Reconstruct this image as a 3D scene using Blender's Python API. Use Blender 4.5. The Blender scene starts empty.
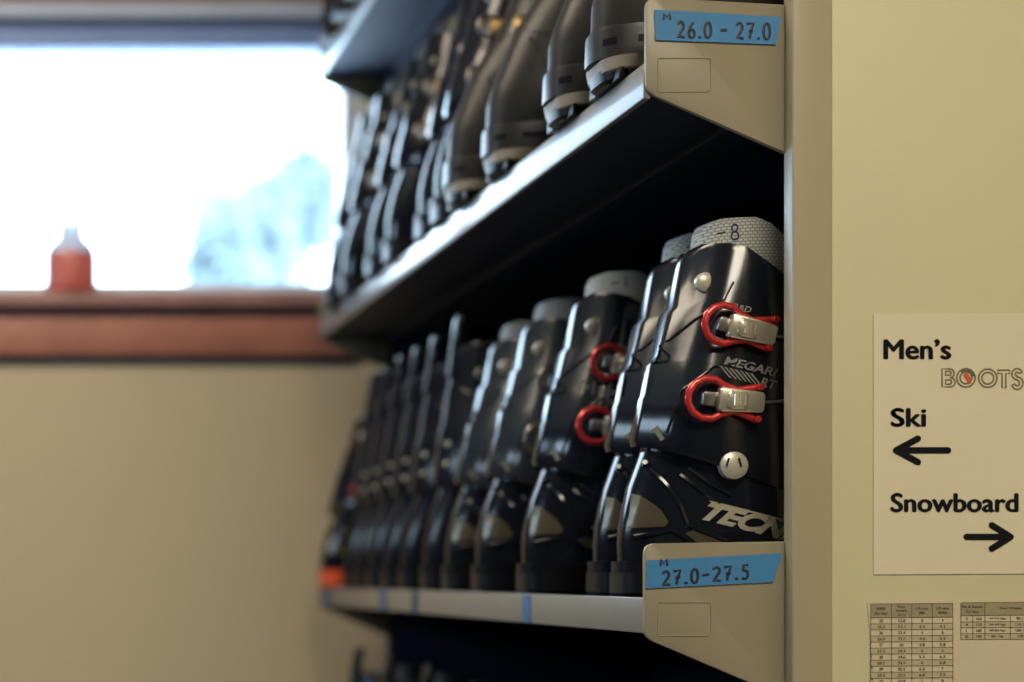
import bpy, bmesh, math, random
from mathutils import Vector, Matrix
from mathutils.bvhtree import BVHTree
random.seed(7)
SC = bpy.context.scene
COL = SC.collection
H = 1.20                      # camera height above the floor
F = 1750.0                    # focal length in pixels of the 1024 x 682 frame
VX, VY = 0.0, 576.0           # principal point of the cropped photograph

def P(px, py, Y):             # the world point seen at a photo position, at depth Y
    return Vector(((px - VX) * Y / F, Y, H + (VY - py) * Y / F))

# ------------------------------------------------------------------ materials
def mat(name, rgb, rough=0.5, metal=0.0, spec=0.5, coat=0.0, bump=0.0, bscale=60.0, var=0.0, vscale=8.0):
    m = bpy.data.materials.new(name); m.use_nodes = True
    nt = m.node_tree; b = nt.nodes['Principled BSDF']
    b.inputs['Base Color'].default_value = (*rgb, 1)
    b.inputs['Roughness'].default_value = rough
    b.inputs['Metallic'].default_value = metal
    b.inputs['Specular IOR Level'].default_value = spec
    b.inputs['Coat Weight'].default_value = coat
    b.inputs['Coat Roughness'].default_value = 0.08
    tc = nt.nodes.new('ShaderNodeTexCoord')
    if var > 0:
        n = nt.nodes.new('ShaderNodeTexNoise'); n.inputs['Scale'].default_value = vscale
        n.inputs['Detail'].default_value = 4
        nt.links.new(tc.outputs['Object'], n.inputs['Vector'])
        r = nt.nodes.new('ShaderNodeValToRGB')
        r.color_ramp.elements[0].position = .3; r.color_ramp.elements[1].position = .7
        r.color_ramp.elements[0].color = (*[c * (1 - var) for c in rgb], 1)
        r.color_ramp.elements[1].color = (*[min(1, c * (1 + var)) for c in rgb], 1)
        nt.links.new(n.outputs['Fac'], r.inputs['Fac'])
        nt.links.new(r.outputs['Color'], b.inputs['Base Color'])
    if bump > 0:
        n2 = nt.nodes.new('ShaderNodeTexNoise'); n2.inputs['Scale'].default_value = bscale
        nt.links.new(tc.outputs['Object'], n2.inputs['Vector'])
        bp = nt.nodes.new('ShaderNodeBump'); bp.inputs['Strength'].default_value = bump
        bp.inputs['Distance'].default_value = 0.002
        nt.links.new(n2.outputs['Fac'], bp.inputs['Height'])
        nt.links.new(bp.outputs['Normal'], b.inputs['Normal'])
    return m

def liner_mat(name, light, dark):
    m = mat(name, light, .7)
    nt = m.node_tree; b = nt.nodes['Principled BSDF']
    tc = nt.nodes.new('ShaderNodeTexCoord')
    sp = nt.nodes.new('ShaderNodeSeparateXYZ'); cb = nt.nodes.new('ShaderNodeCombineXYZ')
    nt.links.new(tc.outputs['Object'], sp.inputs[0])
    nt.links.new(sp.outputs['X'], cb.inputs['X']); nt.links.new(sp.outputs['Z'], cb.inputs['Y'])
    br = nt.nodes.new('ShaderNodeTexBrick')
    br.offset = .5
    br.inputs['Color1'].default_value = (*light, 1); br.inputs['Color2'].default_value = (*light, 1)
    br.inputs['Mortar'].default_value = (*dark, 1)
    br.inputs['Scale'].default_value = 1.0
    br.inputs['Mortar Size'].default_value = .0007
    br.inputs['Mortar Smooth'].default_value = .6
    br.inputs['Brick Width'].default_value = .0037
    br.inputs['Row Height'].default_value = .0028
    nt.links.new(cb.outputs[0], br.inputs['Vector'])
    nt.links.new(br.outputs['Color'], b.inputs['Base Color'])
    return m

def glass_mat(name, tint=(1, 1, 1)):
    m = bpy.data.materials.new(name); m.use_nodes = True
    nt = m.node_tree; nt.nodes.clear()
    o = nt.nodes.new('ShaderNodeOutputMaterial'); mx = nt.nodes.new('ShaderNodeMixShader')
    t = nt.nodes.new('ShaderNodeBsdfTransparent'); t.inputs[0].default_value = (*tint, 1)
    g = nt.nodes.new('ShaderNodeBsdfGlossy'); g.inputs['Roughness'].default_value = .03
    fr = nt.nodes.new('ShaderNodeFresnel'); fr.inputs[0].default_value = 1.3
    nt.links.new(fr.outputs[0], mx.inputs[0]); nt.links.new(t.outputs[0], mx.inputs[1])
    nt.links.new(g.outputs[0], mx.inputs[2]); nt.links.new(mx.outputs[0], o.inputs[0])
    return m

def trans_mat(name, rgb, k=.6):
    m = bpy.data.materials.new(name); m.use_nodes = True
    nt = m.node_tree; nt.nodes.clear()
    o = nt.nodes.new('ShaderNodeOutputMaterial'); mx = nt.nodes.new('ShaderNodeMixShader')
    d = nt.nodes.new('ShaderNodeBsdfDiffuse'); d.inputs[0].default_value = (*rgb, 1)
    t = nt.nodes.new('ShaderNodeBsdfTranslucent'); t.inputs[0].default_value = (*rgb, 1)
    mx.inputs[0].default_value = k
    nt.links.new(d.outputs[0], mx.inputs[1]); nt.links.new(t.outputs[0], mx.inputs[2])
    nt.links.new(mx.outputs[0], o.inputs[0])
    return m

M = dict(
    wall=mat('cream_wall_paint', (.68, .565, .375), .75, bump=.15, bscale=180, var=.03, vscale=3),
    wall2=mat('slate_wall_paint', (.075, .085, .115), .8, bump=.15, bscale=180, var=.05, vscale=3),
    ceiling=mat('ceiling_paint', (.62, .58, .5), .9, var=.02),
    floor=mat('floor_carpet', (.12, .11, .10), .95, var=.2, vscale=40),
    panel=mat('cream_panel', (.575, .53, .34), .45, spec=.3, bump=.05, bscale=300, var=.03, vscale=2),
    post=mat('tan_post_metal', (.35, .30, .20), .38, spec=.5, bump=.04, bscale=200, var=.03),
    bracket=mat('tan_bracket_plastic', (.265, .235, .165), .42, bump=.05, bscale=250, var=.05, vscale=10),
    deck=mat('dark_shelf_metal', (.018, .030, .072), .6, spec=.22, var=.1, vscale=12),
    lip=mat('grey_shelf_lip', (.20, .20, .19), .34, spec=.7, coat=.5, var=.05, vscale=10),
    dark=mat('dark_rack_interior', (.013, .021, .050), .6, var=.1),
    wood=mat('orange_stained_wood', (.52, .215, .155), .4, bump=.1, bscale=40, var=.15, vscale=14),
    woodl=mat('sill_wood', (.46, .26, .235), .4, var=.15, vscale=14),
    trim_shade=mat('painted_trim_shade', (.06, .06, .09), .6),
    frame=mat('grey_window_frame', (.78, .80, .88), .35, var=.03),
    frame2=mat('blue_grey_window_head', (.36, .50, .92), .4, var=.03),
    frame3=mat('lavender_head_trim', (.72, .80, 1.0), .5, var=.03),
    tape3=mat('worn_blue_tape', (.05, .13, .28), .6, var=.3, vscale=60),
    shell=mat('black_glossy_plastic', (.0055, .0075, .0135), .15, spec=.55, coat=.0, bump=.05, bscale=45),
    shell2=mat('black_satin_plastic', (.0065, .0085, .0150), .2, spec=.35, coat=.0, bump=.05, bscale=45),
    cuffgrey=mat('dark_grey_plastic', (.020, .025, .034), .18, spec=.55, coat=.0, bump=.04, bscale=45),
    char=mat('charcoal_matte_plastic', (.022, .0205, .020), .38, spec=.32, bump=.04, bscale=60),
    charband=mat('charcoal_sole_rubber', (.018, .0175, .018), .36, spec=.4),
    rubber=mat('black_rubber', (.006, .0065, .010), .38, spec=.16, bump=.1, bscale=120),
    liner=liner_mat('grey_hexagon_liner', (.46, .46, .42), (.20, .20, .185)),
    linerd=mat('black_liner_fabric', (.016, .017, .02), .45, bump=.2, bscale=200),
    linerg=mat('grey_liner_fabric', (.15, .16, .17), .6, bump=.2, bscale=200),
    red=mat('red_anodised_metal', (.52, .026, .028), .26, metal=.35, spec=.7, coat=.3),
    orange=mat('orange_rubber', (.75, .10, .03), .45),
    silver=mat('silver_buckle_metal', (.62, .58, .48), .28, metal=.75),
    steel=mat('dark_steel', (.22, .21, .2), .3, metal=.9),
    rivet=mat('pale_rivet_metal', (.55, .52, .43), .36, metal=.35),
    bronze=mat('bronze_insert', (.115, .094, .058), .34, metal=.5, coat=.3),
    gold=mat('gold_buckle', (.55, .36, .16), .3, metal=.7),
    pale=mat('pale_heel_rubber', (.25, .215, .16), .6, bump=.3, bscale=150),
    print=mat('cream_print', (.40, .36, .265), .45),
    greyprint=mat('grey_print', (.18, .18, .17), .5),
    tape=mat('blue_masking_tape', (.036, .20, .45), .6, bump=.12, bscale=300, var=.06, vscale=30),
    tape2=mat('navy_masking_tape', (.02, .05, .12), .6),
    ink=mat('black_marker_ink', (.008, .01, .03), .5),
    paper=mat('white_paper', (.66, .605, .45), .55, spec=.3, bump=.03, bscale=20, var=.015, vscale=6),
    paper2=mat('glossy_sleeved_paper', (.575, .50, .37), .35, spec=.5, coat=.2, bump=.25, bscale=14, var=.02, vscale=10),
    black=mat('black_print', (.008, .010, .012), .9, spec=.1),
    outline=mat('brown_outline_print', (.16, .13, .075), .5),
    green=mat('green_print', (.06, .11, .05), .5),
    redp=mat('red_print', (.55, .09, .03), .5),
    shade=mat('grey_table_header', (.30, .255, .165), .5),
    shade2=mat('light_grey_table_row', (.44, .375, .255), .5),
    tline=mat('table_line_print', (.10, .085, .05), .6),
    glass=glass_mat('clear_glass'),
    jarred=trans_mat('red_jar_contents', (.85, .38, .32), .6),
    jarlid=trans_mat('milky_jar_top', (.85, .9, .95), .7),
    snow=mat('snow', (.85, .88, .92), .7, bump=.3, bscale=2),
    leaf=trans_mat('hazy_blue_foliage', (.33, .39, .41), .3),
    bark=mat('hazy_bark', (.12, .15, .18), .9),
)

# ------------------------------------------------------------------ mesh helpers
def link(name, bm, m, parent=None, sharp=35, smooth=True):
    bmesh.ops.recalc_face_normals(bm, faces=bm.faces[:])
    me = bpy.data.meshes.new(name); bm.to_mesh(me); bm.free()
    if smooth:
        me.shade_smooth(); me.set_sharp_from_angle(angle=math.radians(sharp))
    me.materials.append(m)
    o = bpy.data.objects.new(name, me); COL.objects.link(o)
    if parent: o.parent = parent
    return o

def empty(name, loc=(0, 0, 0)):
    o = bpy.data.objects.new(name, None); COL.objects.link(o); o.location = loc
    o.empty_display_size = .05
    return o

def tag(o, label, cat, group=None):
    o['label'] = label; o['category'] = cat
    if group: o['group'] = group
    return o

def struct(o):
    o['kind'] = 'structure'; return o

def box(bm, x0, x1, y0, y1, z0, z1, bev=0.0, seg=2):
    r = bmesh.ops.create_cube(bm, size=1)
    vs = r['verts']
    for v in vs:
        v.co = Vector((x0 + (v.co.x + .5) * (x1 - x0), y0 + (v.co.y + .5) * (y1 - y0), z0 + (v.co.z + .5) * (z1 - z0)))
    if bev > 0:
        es = list({e for v in vs for e in v.link_edges})
        bmesh.ops.bevel(bm, geom=es, offset=bev, segments=seg, affect='EDGES', profile=.5)

def prism(bm, pts, y0, y1, bev=0.0):            # polygon in x,z pulled from y0 (front) to y1
    a = [bm.verts.new((x, y0, z)) for x, z in pts]; b = [bm.verts.new((x, y1, z)) for x, z in pts]
    n = len(pts); fs = [bm.faces.new(a), bm.faces.new(b[::-1])]
    for i in range(n):
        fs.append(bm.faces.new((a[i], b[i], b[(i + 1) % n], a[(i + 1) % n])))
    if bev > 0:
        es = [e for e in fs[0].edges]
        bmesh.ops.bevel(bm, geom=es, offset=bev, segments=2, affect='EDGES', profile=.5)

def loft(bm, rings, cap0=True, cap1=True, closed=False):
    R = [[bm.verts.new(p) for p in r] for r in rings]
    n = len(R[0])
    for a, b in zip(R[:-1], R[1:]):
        for i in range(n):
            bm.faces.new((a[i], a[(i + 1) % n], b[(i + 1) % n], b[i]))
    if cap0: bm.faces.new(R[0][::-1])
    if cap1: bm.faces.new(R[-1])

def tube(bm, pts, r, seg=8, closed=False, flat=1.0):
    pts = [Vector(p) for p in pts]; n = len(pts); rings = []
    up = Vector((0, 1, 0))
    for i, p in enumerate(pts):
        if closed: t = pts[(i + 1) % n] - pts[i - 1]
        else: t = pts[min(i + 1, n - 1)] - pts[max(i - 1, 0)]
        if t.length < 1e-9: t = Vector((1, 0, 0))
        t.normalize()
        a = t.cross(up)
        if a.length < 1e-3: a = t.cross(Vector((0, 0, 1)))
        a.normalize(); b = a.cross(t).normalized()
        rings.append([p + a * (r * math.cos(k * math.tau / seg)) + b * (r * flat * math.sin(k * math.tau / seg)) for k in range(seg)])
    if closed:
        R = [[bm.verts.new(q) for q in ring] for ring in rings]
        for i in range(n):
            A, B = R[i], R[(i + 1) % n]
            for k in range(seg):
                bm.faces.new((A[k], A[(k + 1) % seg], B[(k + 1) % seg], B[k]))
    else:
        loft(bm, rings)

def lathe(bm, prof, c, seg=24):                 # profile of (radius, z)
    rings = [[(c[0] + r * math.cos(k * math.tau / seg), c[1] + r * math.sin(k * math.tau / seg), c[2] + z) for k in range(seg)] for r, z in prof]
    loft(bm, rings)

def rounded(pts, rad, k=5):                     # round the corners of a polygon
    out = []; n = len(pts)
    for i, p in enumerate(pts):
        r = rad[i]
        p = Vector(p)
        if r <= 0: out.append(tuple(p)); continue
        a = (Vector(pts[i - 1]) - p).normalized(); b = (Vector(pts[(i + 1) % n]) - p).normalized()
        A = p + a * r; B = p + b * r
        for j in range(k + 1):
            t = j / k
            out.append(tuple((1 - t) ** 2 * A + 2 * t * (1 - t) * p + t * t * B))
    return out

def text_verts(body, bold=0.0, shear=0.0):
    cu = bpy.data.curves.new('t', 'FONT'); cu.body = body; cu.offset = bold; cu.shear = shear
    cu.resolution_u = 4
    ob = bpy.data.objects.new('t', cu); COL.objects.link(ob)
    dg = bpy.context.evaluated_depsgraph_get(); dg.update()
    me = bpy.data.meshes.new_from_object(ob.evaluated_get(dg))
    bpy.data.objects.remove(ob); bpy.data.curves.remove(cu)
    vs = [(v.co.x, v.co.y) for v in me.vertices]; fs = [tuple(p.vertices) for p in me.polygons]
    bpy.data.meshes.remove(me)
    return vs, fs

def text_into(bm, body, x0, x1, z0, z1, fn, bold=0.0, shear=0.0, offs=((0, 0),)):   # fits the text to a box, fn maps (x, z) to a point
    vs, fs = text_verts(body, bold, shear)
    xs = [v[0] for v in vs]; ys = [v[1] for v in vs]
    ax, bx_, ay, by = min(xs), max(xs), min(ys), max(ys)
    if x1 is None: x1 = x0 + (bx_ - ax) * (z1 - z0) / (by - ay)
    for dx, dz in offs:
        V = [bm.verts.new(fn(x0 + dx + (x - ax) / (bx_ - ax) * (x1 - x0), z0 + dz + (y - ay) / (by - ay) * (z1 - z0))) for x, y in vs]
        for f in fs:
            try: bm.faces.new([V[i] for i in f])
            except ValueError: pass

def arc(cx, cy, rx, ry, a0, a1, k=10):
    return [(cx + rx * math.cos(math.radians(a0 + (a1 - a0) * i / k)), cy + ry * math.sin(math.radians(a0 + (a1 - a0) * i / k))) for i in range(k + 1)]
GLYPH = {   # hand-drawn strokes in a unit cell
    '0': [arc(.5, .5, .38, .5, 80, 440, 16)],
    '1': [[(.5, 1), (.48, 0)]],
    '2': [arc(.42, .72, .36, .28, 160, -30, 9) + [(.35, .25), (.08, .02), (.5, .06), (.95, .0)]],
    '5': [[(.85, 1), (.3, .98), (.25, .58)] + arc(.42, .32, .4, .3, 110, -130, 9)],
    '6': [[(.7, 1), (.35, .72), (.15, .35)] + arc(.48, .26, .34, .26, 180, 530, 14)],
    '7': [[(.05, .95), (.85, .98), (.5, .45), (.38, 0)], [(.25, .48), (.8, .5)]],
    '8': [arc(.5, .75, .3, .24, -90, 270, 12), arc(.5, .25, .36, .26, 90, 450, 12)],
    '.': [arc(.5, .04, .06, .04, 0, 360, 6)],
    '-': [[(.1, .5), (.9, .54)]],
    'M': [[(.05, 0), (.15, 1), (.5, .35), (.85, 1), (.98, 0)]],
    'i': [[(.5, .6), (.5, 0)]], 'H': [[(.1, 1), (.1, 0)], [(.1, .5), (.85, .5)], [(.85, 1), (.85, 0)]],
}
def handwrite(bm, s, x, z, w, h, fn, r, gap=.3, slope=0.0):
    for ch in s:
        cw = w * (.4 if ch in '.i ' else 1)
        if ch != ' ':
            for st in GLYPH[ch]:
                pts = [fn(x + cw * u, z + h * v + slope * (x + cw * u)) for u, v in st]
                tube(bm, pts, r, 6, flat=.3)
        x += cw + w * gap
    return x

# ------------------------------------------------------------------ the room
ZB = 1.46                                       # plane of the shelf end brackets
YW = 3.10                                       # face of the window wall
XL, XR, YB = -2.6, 1.62, -2.6
CEIL = H + 1.55
def wz(py): return H + (VY - py) * YW / F       # height seen at that row on the window wall
WT, WB = wz(18), wz(293)                        # window opening
WX0, WX1 = -2.2, 365 * YW / F

bm = bmesh.new()
box(bm, XL - .15, WX0, YW, YW + .16, 0, CEIL)
box(bm, WX1, XR + .15, YW, YW + .16, 0, CEIL)
box(bm, WX0, WX1, YW, YW + .16, 0, WB)
box(bm, WX0, WX1, YW, YW + .16, WT, CEIL)
struct(link('wall_back', bm, M['wall'], smooth=False))
LY0, LY1, LZ0, LZ1 = .8, 2.3, H + .45, H + 1.05
bm = bmesh.new()
box(bm, XL - .15, XL, YB, LY0, 0, CEIL); box(bm, XL - .15, XL, LY1, YW, 0, CEIL)
box(bm, XL - .15, XL, LY0, LY1, 0, LZ0); box(bm, XL - .15, XL, LY0, LY1, LZ1, CEIL); struct(link('wall_left', bm, M['wall2'], smooth=False))
bm = bmesh.new(); box(bm, XR, XR + .15, YB, YW, 0, CEIL); struct(link('wall_right', bm, M['wall'], smooth=False))
bm = bmesh.new(); box(bm, XL - .15, XR + .15, YB - .15, YB, 0, CEIL); struct(link('wall_front', bm, M['wall2'], smooth=False))
bm = bmesh.new(); box(bm, XL - .15, XR + .15, YB - .15, YW + .16, -.1, 0); struct(link('floor', bm, M['floor'], smooth=False))
bm = bmesh.new(); box(bm, XL - .15, XR + .15, YB - .15, YW + .16, CEIL, CEIL + .1); struct(link('ceiling', bm, M['ceiling'], smooth=False))

# window 1: frame, head and one long pane
win = struct(empty('window_1', ((WX0 + WX1) / 2, YW + .06, WB)))
def wlink(name, bm, m):
    o = link(name, bm, m, win); o.matrix_parent_inverse = Matrix.Translation(win.location).inverted(); return o
gx1 = 346 * YW / F
bm = bmesh.new()
box(bm, WX0, WX1, YW + .015, YW + .10, WB, wz(283), .003)
box(bm, gx1, WX1, YW + .02, YW + .10, wz(283), wz(40), .003)
box(bm, WX0, WX0 + .05, YW + .02, YW + .10, wz(283), wz(40), .003)
wlink('window_frame', bm, M['frame'])
bm = bmesh.new(); box(bm, WX0, WX1, YW + .02, YW + .10, wz(43), WT, .004); wlink('window_head', bm, M['frame2'])
bm = bmesh.new(); box(bm, WX0 + .04, gx1 + .01, YW + .055, YW + .061, wz(285), wz(38)); wlink('pane', bm, M['glass'])

w2 = struct(empty('added_fill_window', (XL - .08, (LY0 + LY1) / 2, LZ0)))  # unseen window, added for cool fill light on the boots
bm = bmesh.new()
for a in ((LY0, LY0 + .05, LZ0, LZ1), (LY1 - .05, LY1, LZ0, LZ1), (LY0, LY1, LZ0, LZ0 + .04), (LY0, LY1, LZ1 - .04, LZ1)): box(bm, XL - .11, XL - .05, *a)
o = link('window_frame', bm, M['frame'], w2); o.matrix_parent_inverse = Matrix.Translation(w2.location).inverted()
bm = bmesh.new(); box(bm, XL - .085, XL - .079, LY0 + .03, LY1 - .03, LZ0 + .03, LZ1 - .03)
o = link('pane', bm, M['glass'], w2); o.matrix_parent_inverse = Matrix.Translation(w2.location).inverted()

# trim of the window
bm = bmesh.new(); box(bm, WX0 - .1, WX1 + .02, YW - .012, YW + .015, wz(18), wz(3), .003); struct(link('trim_1', bm, M['frame3']))
bm = bmesh.new(); box(bm, WX0 - .1, WX1 + .02, YW - .02, YW, wz(3), wz(-40), .003); struct(link('trim_2', bm, M['wood']))
bm = bmesh.new(); box(bm, WX0 - .1, WX1 + .01, YW - .035, YW + .10, wz(309), wz(294), .004); struct(link('trim_3', bm, M['woodl']))
bm = bmesh.new(); box(bm, WX0 - .1, WX1 - .02, YW - .008, YW, wz(364), wz(309)); struct(link('trim_shade_strip', bm, M['trim_shade']))  # dark strip painted as the shadow below nosing and apron
bm = bmesh.new(); box(bm, WX0 - .1, WX1 - .01, YW - .02, YW - .002, wz(356), wz(318.5), .003); struct(link('trim_5', bm, M['wood']))

# outside: snow and trees
bm = bmesh.new()
nx, ny = 24, 16
g = [[bm.verts.new((-22 + 44 * i / nx, YW + 1.2 + 40 * j / ny, .1 + .035 * (40 * j / ny) + .18 * math.sin(i * 1.3 + j) * min(1, j / 3))) for i in range(nx + 1)] for j in range(ny + 1)]
for j in range(ny):
    for i in range(nx): bm.faces.new((g[j][i], g[j][i + 1], g[j + 1][i + 1], g[j + 1][i]))
struct(link('ground_snow', bm, M['snow'], sharp=80))

def tree(px, Y, ytop, ybot, wpx, label, seed):
    rnd = random.Random(seed)
    top = P(px, ytop, Y); bot = P(px, ybot, Y); gz = .1 + .035 * (Y - YW - 1.2) - .1
    t = empty('tree', (top.x, Y, gz)); tag(t, label, 'tree', 'hazy trees outside the window')
    bm = bmesh.new()
    hz = top.z - gz
    lathe(bm, [(.14, 0), (.11, hz * .4), (.05, hz * .8), (.02, hz * .95)], (0, 0, 0), 10)
    link('trunk', bm, M['bark'], t)
    bm = bmesh.new()
    c = (top.z + bot.z) / 2 - gz; rz = (top.z - bot.z) / 2; rx = wpx / 2 * Y / F
    for i in range(1500):
        v = Vector((rnd.gauss(0, 1), rnd.gauss(0, 1), rnd.gauss(0, 1))).normalized() * (rnd.random() ** .4)
        v *= 1 + .22 * math.sin(v.x * 7 + seed) * math.cos(v.z * 6 + seed * 2)
        k = 1 - .35 * max(0, v.z)
        p = Vector((v.x * rx * k, v.y * rx * k, c + v.z * rz))
        s = rnd.uniform(.05, .12) * Y / 14
        a = Vector((rnd.gauss(0, 1), rnd.gauss(0, 1), rnd.gauss(0, 1))).normalized(); b = a.orthogonal().normalized()
        q = [bm.verts.new(p + a * s), bm.verts.new(p + b * s * .6), bm.verts.new(p - a * s), bm.verts.new(p - b * s * .6)]
        bm.faces.new(q)
    link('crown', bm, M['leaf'], t, smooth=False)
tree(219, 14.0, 172, 310, 66, 'leftmost hazy blue tree seen through the window, short with a rounded crown', 1)
tree(262, 15.2, 172, 300, 74, 'hazy blue tree through the window, between the short rounded tree and the tallest tree', 2)
tree(306, 16.4, 146, 256, 84, 'tallest hazy blue tree through the window, next to the shelf ends', 3)
tree(350, 17.5, 150, 262, 66, 'hazy blue tree at the right edge of the window, half hidden by boots', 4)

# jar on the sill
jx = 71 * (YW - .0) / F
jar = empty('glass_jar', (jx, YW + .0, wz(294)))
tag(jar, 'small jar with red contents and a milky top standing on the window sill', 'jar')
bm = bmesh.new(); lathe(bm, [(.028, .001), (.036, .006), (.037, .03), (.037, .058), (.035, .064)], (0, 0, 0)); bmesh.ops.scale(bm, vec=(1.2, 1.2, 1.08), verts=bm.verts[:]); link('contents', bm, M['jarred'], jar)
bm = bmesh.new(); lathe(bm, [(.0375, .0), (.0385, .003), (.0385, .066), (.030, .082), (.0195, .09), (.0195, .098)], (0, 0, 0)); bmesh.ops.scale(bm, vec=(1.2, 1.2, 1.08), verts=bm.verts[:]); link('glass_body', bm, M['glass'], jar)
bm = bmesh.new(); lathe(bm, [(.033, .0645), (.033, .072), (.026, .084), (.018, .092), (.019, .098), (.019, .112), (.017, .115)], (0, 0, 0)); bmesh.ops.scale(bm, vec=(1.2, 1.2, 1.08), verts=bm.verts[:]); link('jar_top', bm, M['jarlid'], jar)

# ------------------------------------------------------------------ the boot rack
XF = .538                                       # front of the shelf lips
XP = 785 * ZB / F                               # left side of the near post
YP = XP * F / 793                               # face of the near post
YE = 2.945                                      # far end of the shelves
XBK = 1.10
PR = 833 * YP / F
rack = empty('boot_rack', (XP, ZB, 0))
tag(rack, 'tan metal boot rack with long dark shelves and cream end panel', 'rack')
def rl(name, bm, m, par=None, **k):
    o = link(name, bm, m, par or rack, **k)
    o.matrix_parent_inverse = Matrix.Translation(rack.location).inverted() if par is None else Matrix.Identity(4)
    return o
TOPZ = H + 1.30
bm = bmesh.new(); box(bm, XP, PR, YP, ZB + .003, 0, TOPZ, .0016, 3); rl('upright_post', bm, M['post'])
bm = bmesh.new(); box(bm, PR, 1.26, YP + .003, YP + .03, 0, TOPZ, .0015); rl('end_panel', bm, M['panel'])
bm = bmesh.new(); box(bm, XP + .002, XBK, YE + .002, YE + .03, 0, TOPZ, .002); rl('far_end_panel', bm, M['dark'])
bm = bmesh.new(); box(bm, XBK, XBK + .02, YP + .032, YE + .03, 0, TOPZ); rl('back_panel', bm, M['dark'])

LOW, UPP, TOP_, BOT = H - .018, H + .429, H + .866, H - .467   # tops of the shelf lips
def bracket_poly(pts, rad):
    w = [(p[0] * ZB / F, H + (VY - p[1]) * ZB / F) for p in pts]
    return rounded(w, [r * ZB / F for r in rad])
BP_UP = ([(646, -3), (785, 4.5), (785, 153), (646, 91.5)], [11, 0, 0, 9])
BP_LO = ([(644.5, 543.5), (785, 541.5), (785, 698), (644.5, 637.5)], [11, 0, 0, 9])
def shelf(top, poly=None):
    s = bmesh.new()
    box(s, XF + .002, XBK, ZB + .003, YE, top - .026, top - .006, .001)
    box(s, XP - .012, XP + .02, ZB + .003, YE, top - .034, top - .0255, .001)     # stiffening rail below
    sh = rl('shelf', s, M['deck'])
    def sub(name, bm, m):
        return rl(name, bm, m, sh, sharp=30)
    b = bmesh.new(); box(b, XF, XF + .006, ZB + .003, YE, top - .030, top, .0012); sub('front_lip', b, M['lip'])
    if poly is None:
        dz = top - LOW
        pl = [(x, z + dz) for x, z in bracket_poly(*BP_LO)]
    else: pl = bracket_poly(*poly)
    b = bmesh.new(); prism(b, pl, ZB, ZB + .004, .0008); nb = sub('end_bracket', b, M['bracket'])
    # pressed rectangle on the bracket
    x0, x1 = (658 * ZB / F, 711 * ZB / F)
    zc = top + (.001 if poly is BP_UP else -.006)
    b = bmesh.new()
    q = rounded([(x0, zc - .026), (x1, zc - .026), (x1, zc + .002), (x0, zc + .002)], [.001, .004, .001, .001], 3)
    tube(b, [(x, ZB - .0001, z) for x, z in q], .0006, 6, closed=True)
    sub('pressed_rectangle', b, M['bracket'])
    b = bmesh.new(); prism(b, [(x, z + (top - LOW)) for x, z in bracket_poly(*BP_LO)], YE - .004, YE, .0008); sub('end_bracket', b, M['bracket'])
    return sh
shelf(TOP_); shelf(UPP, BP_UP); shelf(LOW, BP_LO); shelf(BOT)

# tape labels on the two brackets
def tape_label(corners, label, small, smallpos, s, spos, w, h, slope):
    Y = ZB - .0016
    pts = [((x * Y / F), H + (VY - y) * Y / F) for x, y in corners]
    c = sum((Vector(p) for p in pts), Vector((0, 0))) / 4
    t = empty('tape_label', (c.x, Y, c.y)); tag(t, label, 'label', 'blue tape size labels')
    def loc(px, py): 
        v = P(px, py, Y); return (v.x - c.x, v.z - c.y)
    L = [(x - c.x, z - c.y) for x, z in pts]
    # torn ends
    tl, tr, br, bl = L
    poly = [tl] + [tuple(Vector(tl).lerp(Vector(tr), k / 6)) for k in range(1, 6)] + [tr]
    for k in range(1, 7):
        v = Vector(tr).lerp(Vector(br), k / 7); poly.append((v.x + random.uniform(-.0006, .0006), v.y))
    poly += [br, bl]
    for k in range(1, 7):
        v = Vector(bl).lerp(Vector(tl), k / 7); poly.append((v.x + random.uniform(-.0006, .0006), v.y))
    b = bmesh.new(); prism(b, poly, 0, .0012); link('tape', b, M['tape'], t)
    k = ZB / F
    b = bmesh.new()
    fn = lambda x, z: (x, -.0001, z)
    x, z = loc(*smallpos); handwrite(b, small, x, z, 7.5 * k, 6.5 * k, fn, 1.2 * k)
    x, z = loc(*spos)
    fn2 = lambda xx, zz: (xx, -.0001, zz + (xx - x) * slope)
    handwrite(b, s, x, z, w * k, h * k, fn2, 1.45 * k, gap=.28)
    link('handwriting', b, M['ink'], t)
tape_label([(655, 9.5), (781.6, 17), (776, 44.4), (656, 40)], 'blue tape label reading 26.0 - 27.0 on the upper shelf bracket',
           'M', (663, 20), '26.0 - 27.0', (677, 37.5), 8.2, 15.8, -.02)
tape_label([(647.3, 560.4), (782.7, 553.3), (773, 582), (646, 588.4)], 'blue tape label reading 27.0 - 27.5 on the lower shelf bracket',
           'M', (660, 566), '27.0-27.5', (662, 585.5), 8.7, 14, .08)

# bits of tape on the lower shelf lip
def lip_tape(px, m, label, wid=.026, top=LOW):
    y = XF * F / px
    b = bmesh.new(); box(b, XF - .0008, XF + .0004, y - wid / 2, y + wid / 2, top - .0295, top - .001)
    o = link('tape_strip', b, m, smooth=False); tag(o, label, 'tape', 'tape strips on the shelf lip')
lip_tape(527, M['tape3'], 'blue tape strip on the lower shelf lip, nearest to the size label bracket')
lip_tape(415, M['tape2'], 'dark navy tape strip on the middle of the lower shelf lip', .03)
lip_tape(383, M['tape3'], 'blue tape strip on the lower shelf lip just beyond the navy strip', .035)
lip_tape(326, M['tape3'], 'blue tape strip at the far end of the lower shelf lip by the wall', .04)

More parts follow.
